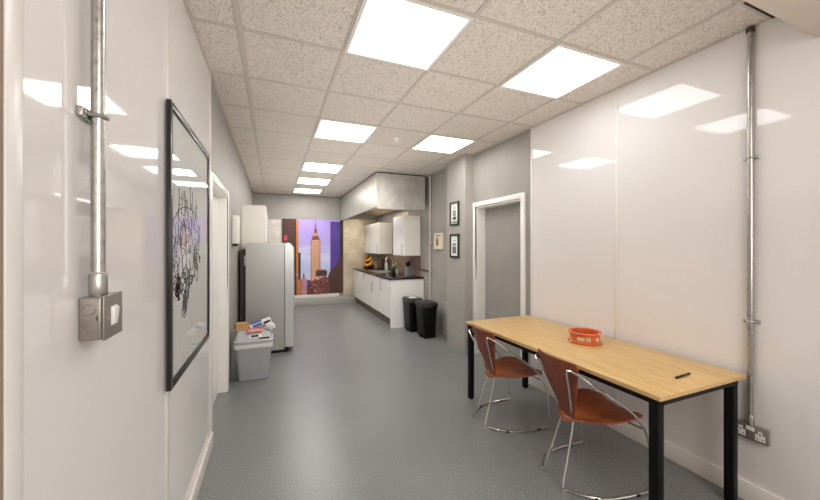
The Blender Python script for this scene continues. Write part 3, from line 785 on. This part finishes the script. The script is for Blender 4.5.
t = thing('dark_bottle', 'squat black bottle on the front of the worktop before the herb', 'bottle', (2.12, 6.02, ZW))
b = MB(); b.lathe([(0.036, 0), (0.04, 0.006), (0.04, 0.12), (0.028, 0.15), (0.014, 0.165), (0.014, 0.19)], (0, 0, 0), 'black', 18); b.build('body', t)
b = MB(); b.lathe([(0.017, 0.188), (0.017, 0.215), (0.012, 0.22)], (0, 0, 0), 'satin', 14); b.build('cap', t)

t = thing('knife_block', 'grey knife block with black handled knives at the near end of the worktop', 'knife block', (2.43, 6.02, ZW), 0.2)
b = MB()
b.loft([[(-0.07, -0.05, 0), (0.07, -0.05, 0), (0.07, 0.05, 0), (-0.07, 0.05, 0)], [(-0.045, -0.05, 0.16), (0.06, -0.05, 0.20), (0.06, 0.05, 0.20), (-0.045, 0.05, 0.16)]], 'blockgrey'); b.build('block', t, False)
for i, (x, y) in enumerate(((-0.02, -0.03), (-0.02, 0.0), (-0.02, 0.03), (0.03, -0.025), (0.03, 0.02))):
    b = MB(); z = 0.17 + (x + 0.02) * 0.38
    b.tube([(x, y, z - 0.01), (x - 0.012, y, z + 0.05), (x - 0.02, y, z + 0.085)], 0.011, 'black', 8); b.build('knife_handle', t)

t = thing('dark_board', 'dark board leaning on the splashback beside the fruit', 'board', (2.50, 7.97, ZW))  # plain dark slab in place of an unidentified dark rectangle
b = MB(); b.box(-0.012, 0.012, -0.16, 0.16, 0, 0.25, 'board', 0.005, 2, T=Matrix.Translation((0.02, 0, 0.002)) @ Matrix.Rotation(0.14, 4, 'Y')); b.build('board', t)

fbx, fby = 2.27, 8.34
t = thing('fruit_bowl', 'dark shallow fruit bowl at the far end of the worktop', 'bowl', (fbx, fby, ZW))
b = MB(); b.lathe([(0.06, 0), (0.07, 0.003), (0.12, 0.02), (0.152, 0.05), (0.156, 0.052), (0.148, 0.047), (0.115, 0.022), (0.05, 0.008)], (0, 0, 0), 'board', 24, cap1=True); b.build('bowl', t)
def fruit(name, c, r, m, label, cat, group):
    r *= 1.22; t = thing(name, label, cat, (fbx + c[0] * 1.25, fby + c[1] * 1.25, ZW + 0.006 + c[2] * 1.2), 0, group)
    b = MB(); b.lathe([(0.004, -r * .86), (r * .45, -r * .93), (r * .82, -r * .55), (r, 0), (r * .86, r * .55), (r * .45, r * .9), (r * .12, r * .8), (0.003, r * .78)], (0, 0, 0), m, 16); b.build('skin', t)
    b = MB(); b.tube([(0, 0, r * .78), (0.003, 0, r * 1.08)], 0.003, 'stalk', 6, False); b.build('stalk', t)
fruit('orange_fruit', (-0.05, -0.055, 0.055), 0.042, 'orange', 'orange at the front left of the fruit bowl', 'orange', 'oranges in the bowl')
fruit('orange_fruit', (-0.045, 0.045, 0.055), 0.042, 'orange', 'orange at the far side of the fruit bowl', 'orange', 'oranges in the bowl')
fruit('apple', (0.05, -0.05, 0.055), 0.042, 'apple', 'red apple low on the right of the fruit bowl', 'apple', 'apples in the bowl')
fruit('apple', (0.05, 0.05, 0.055), 0.042, 'apple', 'red apple low at the back of the fruit bowl', 'apple', 'apples in the bowl')
fruit('apple', (-0.03, 0.02, 0.135), 0.045, 'apple', 'red apple in the middle of the fruit pile', 'apple', 'apples in the bowl')
fruit('apple', (0.03, 0.10, 0.15), 0.043, 'apple', 'red apple high at the back of the fruit pile', 'apple', 'apples in the bowl')
fruit('apple', (-0.01, 0.05, 0.215), 0.043, 'apple', 'red apple on top of the fruit pile', 'apple', 'apples in the bowl')
for i, (dy, dz, lab) in enumerate(((-0.045, 0.20, 'upper curved banana draped across the red apples'), (-0.115, 0.115, 'lower curved banana lying below the other across the fruit'))):
    t = thing('banana', lab, 'banana', (fbx - 0.05, fby + dy * 1.3, ZW + dz * 1.15), 0.55, 'bananas on the fruit')
    b = MB(); b.tube([(-0.13, -0.02, -0.02), (-0.08, -0.045, -0.028), (0, -0.05, -0.012), (0.06, -0.035, 0.026), (0.085, -0.01, 0.07)], lambda s: 0.007 + 0.016 * math.sin(PI * min(1, max(0, s))) ** 0.6, 'banana', 10); b.build('skin', t)
    b = MB(); b.tube([(0.084, -0.01, 0.068), (0.09, -0.002, 0.085)], 0.005, 'stalk', 6, False); b.build('stalk', t)

# ------------------------------------------------------------------ black pedal bins
def pedal_bin(x0, y0, label, top_paper):
    t = thing('pedal_bin', label, 'bin', (x0 + 0.11, y0 + 0.165, 0), 0, 'black pedal bins')
    b = MB(); b.loft([rrect(0, 0, 0.19, 0.29, 0.03, 0.0), rrect(0, 0, 0.20, 0.30, 0.03, 0.01), rrect(0, 0, 0.245, 0.345, 0.035, 0.50)], 'black'); b.build('body', t)
    b = MB(); b.loft([rrect(0, 0, 0.262, 0.365, 0.04, 0.495), rrect(0, 0, 0.27, 0.372, 0.04, 0.505), rrect(0, 0, 0.268, 0.37, 0.04, 0.54), rrect(0, 0, 0.245, 0.345, 0.04, 0.565), rrect(0, 0, 0.19, 0.29, 0.04, 0.572)], 'blacklid'); ld = b.build('lid', t)
    b = MB(); b.box(-0.128, -0.09, -0.05, 0.05, 0.012, 0.035, 'black', 0.004, 2); p = b.build('pedal', t)
    b = MB(); b.box(-0.1295, -0.1275, -0.035, 0.035, 0.015, 0.032, 'satin'); b.build('pedal_pad', p)
    b = MB(); b.box(0.02, 0.10, -0.19, -0.178, 0.46, 0.53, 'black', 0.01, 2); b.build('hinge', t)
    if top_paper:
        b = MB(); b.box(-0.075, 0.06, -0.09, 0.06, 0.5722, 0.5735, 'paper'); b.build('lid_sticker', ld, False)
pedal_bin(2.195, 4.775, 'black pedal bin standing nearest, against the grey pier recess', False)
pedal_bin(2.145, 5.235, 'black pedal bin behind the other, next to the white kitchen end panel', True)

# wall pipe by kitchen
t = thing('water_pipe', 'thin grey vertical pipe clipped to the wall beside the hood', 'pipe', (XK - 0.03, 5.31, 0))
b = MB(); b.tube([(0, 0, 0.02), (0, 0, ZC - 0.007)], 0.013, 'pipe_white', 12, False); b.build('tube', t)
for z in (0.75, 1.03, 1.52, 2.2):
    b = MB(); b.lathe([(0.018, -0.015), (0.02, -0.01), (0.02, 0.01), (0.018, 0.015)], (0, 0, z), 'pipe_white', 12); b.box(0.0, 0.03, -0.012, 0.012, z - 0.012, z + 0.012, 'pipe_white', 0.002, 1); b.build('pipe_clip', t)
b = MB(); b.tube([(0, 0, 1.03), (0, 0.2, 1.03), (0.004, 0.44, 1.032)], 0.012, 'brownpipe', 10); b.build('branch', t)

# ------------------------------------------------------------------ small pictures
def small_frame(zc, label, kind):
    t = thing('small_picture', label, 'picture', (2.4, 4.17, zc), 0, 'black framed prints on the pier')
    b = MB(); h, w, k = 0.168, 0.124, 0.026
    for y0, y1, z0, z1 in ((-w, -w + k, -h, h), (w - k, w, -h, h), (-w + k, w - k, -h, -h + k), (-w + k, w - k, h - k, h)):
        b.box(-0.024, -0.001, y0, y1, z0, z1, 'frameblack', 0.002, 1)
    b.build('frame', t)
    b = MB(); b.box(-0.012, -0.002, -w + k, w - k, -h + k, h - k, 'paper'); b.build('mount', t, False)
    b = MB()
    if kind == 0:
        b.box(-0.0135, -0.012, -0.045, 0.05, -0.03, 0.05, 'greyart'); b.box(-0.0145, -0.0135, -0.05, 0.05, -0.085, -0.05, 'greyart_dark'); b.box(-0.014, -0.012, -0.03, 0.03, 0.075, 0.085, 'greyart_dark')
        b.box(-0.0145, -0.0135, -0.02, 0.01, -0.05, -0.03, 'greyart_dark'); b.box(-0.0135, -0.012, -0.08, 0.08, -0.135, -0.105, 'greyart')
    else:
        b.box(-0.0135, -0.012, -0.05, 0.055, -0.11, 0.0, 'greyart'); b.box(-0.0145, -0.0135, -0.05, 0.05, 0.01, 0.03, 'greyart_dark'); b.box(-0.014, -0.012, -0.04, 0.04, 0.07, 0.08, 'greyart')
        for i in range(4): b.box(-0.0145, -0.0135, -0.045 + i * 0.026, -0.033 + i * 0.026, -0.1, -0.02, 'greyart_dark')
    b.build('sketch', t, False)
small_frame(1.925, 'upper black-framed grey print on the grey pier', 0)
small_frame(1.468, 'lower black-framed grey print on the grey pier', 1)
t = thing('small_canvas', 'small cream canvas with a brown motif beside the black-framed prints', 'picture', (XK, 5.0, 1.545))
b = MB(); b.box(-0.035, 0, -0.15, 0.15, -0.135, 0.135, 'creamframe', 0.003, 1); b.build('canvas', t)
b = MB(); b.lathe([(0.03, 0), (0.028, 0.0015)], (-0.0365, 0.02, 0.035), 'brownart', 16, 'x'); b.box(-0.0368, -0.035, -0.02, 0.06, -0.075, 0.02, 'brownart', 0.0004, 1); b.box(-0.0366, -0.035, -0.10, 0.09, 0.085, 0.105, 'greyart')
b.build('motif', t)

# ------------------------------------------------------------------ right wall conduit and socket
t = thing('conduit_pipe', 'galvanised steel conduit running down the right wall to the double socket', 'pipe', (XR - 0.0165, 1.03, 0.45))
b = MB(); b.tube([(0, 0, 0.0), (0, 0, 0.62)], 0.0135, 'galv', 18, False); b.tube([(0, 0, 0.615), (0, 0, ZC - 0.46)], 0.0135, 'galv', 18, False); b.build('tube', t)
b = MB(); b.lathe([(0.0165, 0.0), (0.0172, 0.004), (0.0172, 0.05), (0.0155, 0.054)], (0, 0, 0), 'galv', 18); b.build('coupler', t)
b = MB(); b.lathe([(0.019, ZC - 0.485), (0.019, ZC - 0.46)], (0, 0, 0), 'dark_gap', 16); b.build('ceiling_collar', t)
for z in (0.586, 1.516):
    b = MB(); b.tube([(0.017, -0.036, z), (0.014, -0.022, z), (-0.002, -0.0165, z), (-0.0145, -0.008, z), (-0.0165, 0, z), (-0.0145, 0.008, z), (-0.002, 0.0165, z), (0.014, 0.022, z), (0.017, 0.036, z)], 0.0045, 'galv', 8)
    b.box(0.010, 0.0195, -0.037, 0.037, z - 0.01, z + 0.01, 'galv', 0.002, 1); b.build('saddle_clip', t)
t = thing('power_socket', 'metal-clad double power socket low on the right wall behind the table leg', 'socket', (XR, 1.026, 0.408))
b = MB(); b.box(-0.023, 0, -0.074, 0.074, -0.041, 0.041, 'boxsteel', 0.005, 2); b.build('back_box', t)
b = MB(); b.box(-0.028, -0.0232, -0.076, 0.076, -0.043, 0.043, 'boxsteel', 0.002, 2); fp = b.build('front_plate', t)
for s in (-1, 1):
    b = MB(); b.lathe([(0.004, 0), (0.0035, -0.002), (0.001, -0.0025)], (-0.028, s * 0.069, 0.0), 'screw', 10, 'x'); b.build('screw', fp)
for s in (-1, 1):
    b = MB(); b.box(-0.0295, -0.0275, s * 0.042 - 0.021, s * 0.042 + 0.021, -0.03, 0.004, 'rocker', 0.0008, 1); b.box(-0.0295, -0.0275, s * 0.042 - 0.009, s * 0.042 + 0.009, 0.004, 0.022, 'rocker', 0.0008, 1); o = b.build('outlet', t)
    b = MB(); b.box(-0.0302, -0.0294, s * 0.042 - 0.003, s * 0.042 + 0.003, 0.0, 0.010, 'black_hole')
    for q in (-1, 1): b.box(-0.0302, -0.0294, s * 0.042 + q * 0.011 - 0.0035, s * 0.042 + q * 0.011 + 0.0035, -0.02, -0.015, 'black_hole')
    b.build('pin_holes', o, False)
b = MB(); b.box(-0.0315, -0.0275, -0.018, 0.018, 0.012, 0.034, 'rocker', 0.001, 1); b.build('rocker', t)

# ------------------------------------------------------------------ table
tx0, tx1, ty0, ty1, tz = 1.728, 2.485, 1.036, 2.80, 0.735
t = thing('work_table', 'long pale wood table with black square steel legs against the right wall', 'table', ((tx0 + tx1) / 2, (ty0 + ty1) / 2, 0), 0)
hw, hl = (tx1 - tx0) / 2, (ty1 - ty0) / 2
b = MB(); b.box(-hw, hw, -hl, hl, tz - 0.024, tz, 'wood', 0.002, 2); b.build('tabletop', t)
for sx in (-1, 1):
    for sy in (-1, 1):
        cx_, cy_ = (sx * (hw - 0.033) if sx < 0 else hw - 0.068), sy * (hl - 0.04)
        b = MB(); b.box(cx_ - 0.023, cx_ + 0.023, cy_ - 0.023, cy_ + 0.023, 0.012, tz - 0.0245, 'blackmetal', 0.003, 2); lg = b.build('leg', t)
        b = MB(); b.box(cx_ - 0.02, cx_ + 0.02, cy_ - 0.02, cy_ + 0.02, 0.0, 0.012, 'black', 0.002, 1); b.build('foot_cap', lg)
        if sx < 0 and sy < 0:
            for z in (0.075, 0.10):
                b = MB(); b.lathe([(0.004, 0), (0.003, -0.0015)], (cx_, cy_ - 0.023, z), 'screw', 10, 'y'); b.build('screw', lg)
b = MB()
for s in (-1, 1):
    b.box(s * (hw - 0.026) - 0.012, s * (hw - 0.026) + 0.012, -hl + 0.05, hl - 0.05, tz - 0.056, tz - 0.0245, 'blackmetal', 0.002, 1)
    b.box(-hw + 0.05, hw - 0.05, s * (hl - 0.026) - 0.012, s * (hl - 0.026) + 0.012, tz - 0.056, tz - 0.0245, 'blackmetal', 0.002, 1)
b.build('apron', t)

# round tin
t = thing('round_tin', 'round orange-red tin dish with cream lettering on the wooden table', 'tin', (2.195, 1.855, tz + 0.001))
t.scale = (0.9, 0.9, 1.0)
b = MB(); b.lathe([(0.118, 0), (0.128, 0.003), (0.130, 0.012), (0.126, 0.018), (0.115, 0.021), (0.112, 0.052), (0.113, 0.07), (0.122, 0.078), (0.105, 0.078), (0.103, 0.03), (0.10, 0.012)], (0, 0, 0), 'tin', 40, cap1=True); b.build('body', t)
b = MB(); b.tube([(0.122 * math.cos(2 * PI * i / 32), 0.122 * math.sin(2 * PI * i / 32), 0.079) for i in range(32)], 0.0055, 'tinrim', 8, True, True, 2); b.build('rim', t)
b = MB()
segs = []
for q in range(240):
    a = q * 1.5; m_ = 'tin'
    for base in (12, 60, 100, 132, 192, 224, 264, 300, 340):
        wd = 26 if base in (12, 192) else 17
        d_ = a - base
        if 0 <= d_ < wd: m_ = 'darkprint' if (d_ % 6 > 3.4 and 1.5 < d_ < wd - 2) else 'cream'
    segs.append(m_)
ring = lambda z, r: [b._v((r * math.cos(math.radians(q * 1.5)), r * math.sin(math.radians(q * 1.5)), z)) for q in range(240)]
lv = [ring(0.026, 0.1152), ring(0.030, 0.1162), ring(0.047, 0.1162), ring(0.051, 0.1152)]
for L0, L1, mid in ((lv[0], lv[1], False), (lv[1], lv[2], True), (lv[2], lv[3], False)):
    for q in range(240):
        m_ = segs[q] if (mid or segs[q] == 'tin') else 'cream'
        f = b.bm.faces.new((L0[q], L0[(q + 1) % 240], L1[(q + 1) % 240], L1[q])); f.material_index = b.mi(m_)
b.build('lettering_band', t)
b = MB(); b.lathe([(0.012, 0), (0.022, 0.012), (0.016, 0.03), (0.004, 0.036)], (-0.02, 0.06, 0.03), 'darkprint', 10); b.build('dark_knob', t)

# pen
t = thing('pen', 'short black pen with pale band near the near end of the table', 'pen', (2.125, 1.152, tz + 0.0068), math.radians(4))
b = MB(); b.tube([(-0.08, 0, 0), (0.055, 0, 0)], 0.0062, 'black', 10, False); b.build('barrel', t)
b = MB(); b.lathe([(0.0066, -0.015), (0.0066, 0.025)], (0, 0, 0), 'stalk', 10, 'x'); b.build('band', t)
b = MB(); b.lathe([(0.006, 0.055), (0.003, 0.066), (0.001, 0.07)], (0, 0, 0), 'black', 10, 'x'); b.build('tip', t)

# ------------------------------------------------------------------ chairs
def make_chair(loc, rz, label):
    t = thing('leather_chair', label, 'chair', loc, rz, 'brown leather chairs at the table')
    R = 0.0072
    # seat: fan-shaped leather sheet, dished
    def hw_(x):
        pts = [(0.085, 0.05), (0.13, 0.09), (0.18, 0.145), (0.24, 0.188), (0.31, 0.212), (0.40, 0.222), (0.47, 0.215), (0.515, 0.19), (0.54, 0.14)]
        for (a, wa), (c, wc) in zip(pts, pts[1:]):
            if a <= x <= c: return wa + (wc - wa) * (x - a) / (c - a)
        return pts[-1][1]
    b = MB(); nx, ny = 16, 12; rings_t = []; rings_b = []
    xs = [0.085 + (0.54 - 0.085) * i / nx for i in range(nx + 1)]
    def seat_z(x, v): return 0.395 + 0.035 * min(1, (x - 0.085) / 0.3) - 0.022 * (1 - v * v) - 0.02 * max(0, (x - 0.45) / 0.09) ** 2
    loops = []
    for x in xs:
        w = hw_(x)
        top = [(x, w * (-1 + 2 * j / ny), seat_z(x, -1 + 2 * j / ny)) for j in range(ny + 1)]
        bot = [(p[0], p[1] * 0.995, p[2] - 0.011) for p in reversed(top)]
        loops.append(top + bot)
    b.loft(loops, 'leather_seat'); b.build('seat', t, angle=50)
    # backrest: tapering leather sheet, wide at the top, edges wrapped forward
    b = MB(); loops = []; nz = 14
    for i in range(nz + 1):
        s = i / nz
        z = 0.405 + 0.37 * s; w = 0.060 + 0.122 * s ** 0.9; x = 0.105 - 0.125 * s
        if s > 0.93: w -= 0.02 * ((s - 0.93) / 0.07) ** 2
        fr = [(x + 0.045 * s * (v * v) + 0.004, w * v, z + 0.006 * (1 - v * v) * s) for v in [-1 + 2 * j / ny for j in range(ny + 1)]]
        bk = [(p[0] - 0.009, p[1], p[2]) for p in reversed(fr)]
        loops.append(fr + bk)
    b.loft(loops, 'leather'); b.build('backrest', t, angle=50)
    for s in (-1, 1):
        b = MB()
        pts = [(0.0, 0.088, 0.012), (0.06, 0.066, 0.19), (0.112, 0.05, 0.38), (0.088, 0.062, 0.46), (0.03, 0.105, 0.61), (-0.016, 0.138, 0.718), (-0.008, 0.146, 0.735), (0.02, 0.162, 0.722), (0.07, 0.194, 0.685),
               (0.16, 0.237, 0.617), (0.29, 0.268, 0.525), (0.39, 0.28, 0.42), (0.45, 0.278, 0.29), (0.482, 0.268, 0.12), (0.488, 0.262, 0.03), (0.472, 0.26, 0.0105), (0.42, 0.26, 0.0085), (0.30, 0.255, 0.0085), (0.18, 0.235, 0.0085), (0.08, 0.18, 0.0085), (0.02, 0.115, 0.0085)]
        pts = [(x, s * y, z) for x, y, z in pts]
        b.tube(pts, R, 'chrome', 10, True, True, 5); sf = b.build('side_frame', t)
        for gx, gy in ((0.38, 0.259), (0.13, 0.212)):
            b = MB(); b.box(gx - 0.016, gx + 0.016, s * gy - 0.009, s * gy + 0.009, 0.0, 0.014, 'black', 0.003, 1); b.build('foot_glide', sf)
    b = MB(); b.tube([(0.40, -0.279, 0.40), (0.40, -0.20, 0.392), (0.40, 0, 0.386), (0.40, 0.20, 0.392), (0.40, 0.279, 0.40)], 0.006, 'chrome', 8)
    b.tube([(0.112, -0.05, 0.381), (0.112, 0.05, 0.381)], 0.006, 'chrome', 8, False); b.build('crossbar', t)
    return t
c1 = make_chair((1.618, 1.60, 0), math.radians(-5), 'brown leather chair with chrome frame at the near end of the table')
dup(c1, (1.590, 2.36, 0), math.radians(-3), 'brown leather chair with chrome frame at the far end of the table')

# ------------------------------------------------------------------ lights, world, camera
def area(name, loc, rot, sx, sy, power, col=(1, 0.975, 0.95)):
    L = bpy.data.lights.new(name, 'AREA'); L.shape = 'RECTANGLE'; L.size = sx; L.size_y = sy; L.energy = power; L.color = col
    o = bpy.data.objects.new(name, L); COL.objects.link(o); o.location = loc; o.rotation_euler = rot
    return o
area('near_room_fill', (1.0, -1.1, 2.6), (0, 0, 0), 1.2, 1.8, 30)  # added fill light behind the camera, no fitting modelled
area('doorway_fill', (1.0, -1.9, 1.75), (math.radians(90), 0, 0), 2.4, 1.4, 42)  # added frontal fill, brightens faces turned toward the camera
area('aisle_fill', (1.0, 2.9, 2.1), (math.radians(76), 0, 0), 1.8, 0.45, 11).data.spread = math.radians(100)  # added fill floating over the aisle to lift the far kitchen
area('ceiling_fill', (1.0, 3.6, 1.62), (PI, 0, 0), 1.7, 9.0, 33, (1, 0.955, 0.91))  # added up-facing fill in mid-air, brightens the ceiling, not a fixture
area('hood_fill', (2.12, 7.1, 2.24), (0, 0, 0), 0.12, 2.2, 9, (1, 0.95, 0.86))  # added fill kept out of view inside the hood, brightens the kitchen
w = bpy.data.worlds.new('World'); SC.world = w; w.use_nodes = True
w.node_tree.nodes['Background'].inputs['Color'].default_value = (0.8, 0.8, 0.8, 1)
w.node_tree.nodes['Background'].inputs['Strength'].default_value = 0.3

cam = bpy.data.cameras.new('camera'); co = bpy.data.objects.new('camera', cam); COL.objects.link(co)
co.location = (0, 0, 1.4632); co.rotation_euler = (PI / 2, 0, -0.388)
cam.sensor_width = 36; cam.lens = 36 * 334.65 / 820; cam.shift_y = -3.85 / 820; cam.clip_start = 0.02
SC.camera = co
SC.view_settings.view_transform = 'Standard'
SC.view_settings.look = 'None'
SC.view_settings.exposure = 0.0
SC.view_settings.gamma = 1.0
try:
    SC.cycles.use_denoising = True
    SC.cycles.max_bounces = 10; SC.cycles.diffuse_bounces = 7; SC.cycles.glossy_bounces = 5
    SC.cycles.caustics_reflective = False; SC.cycles.caustics_refractive = False
    SC.cycles.sample_clamp_indirect = 6
except Exception: pass
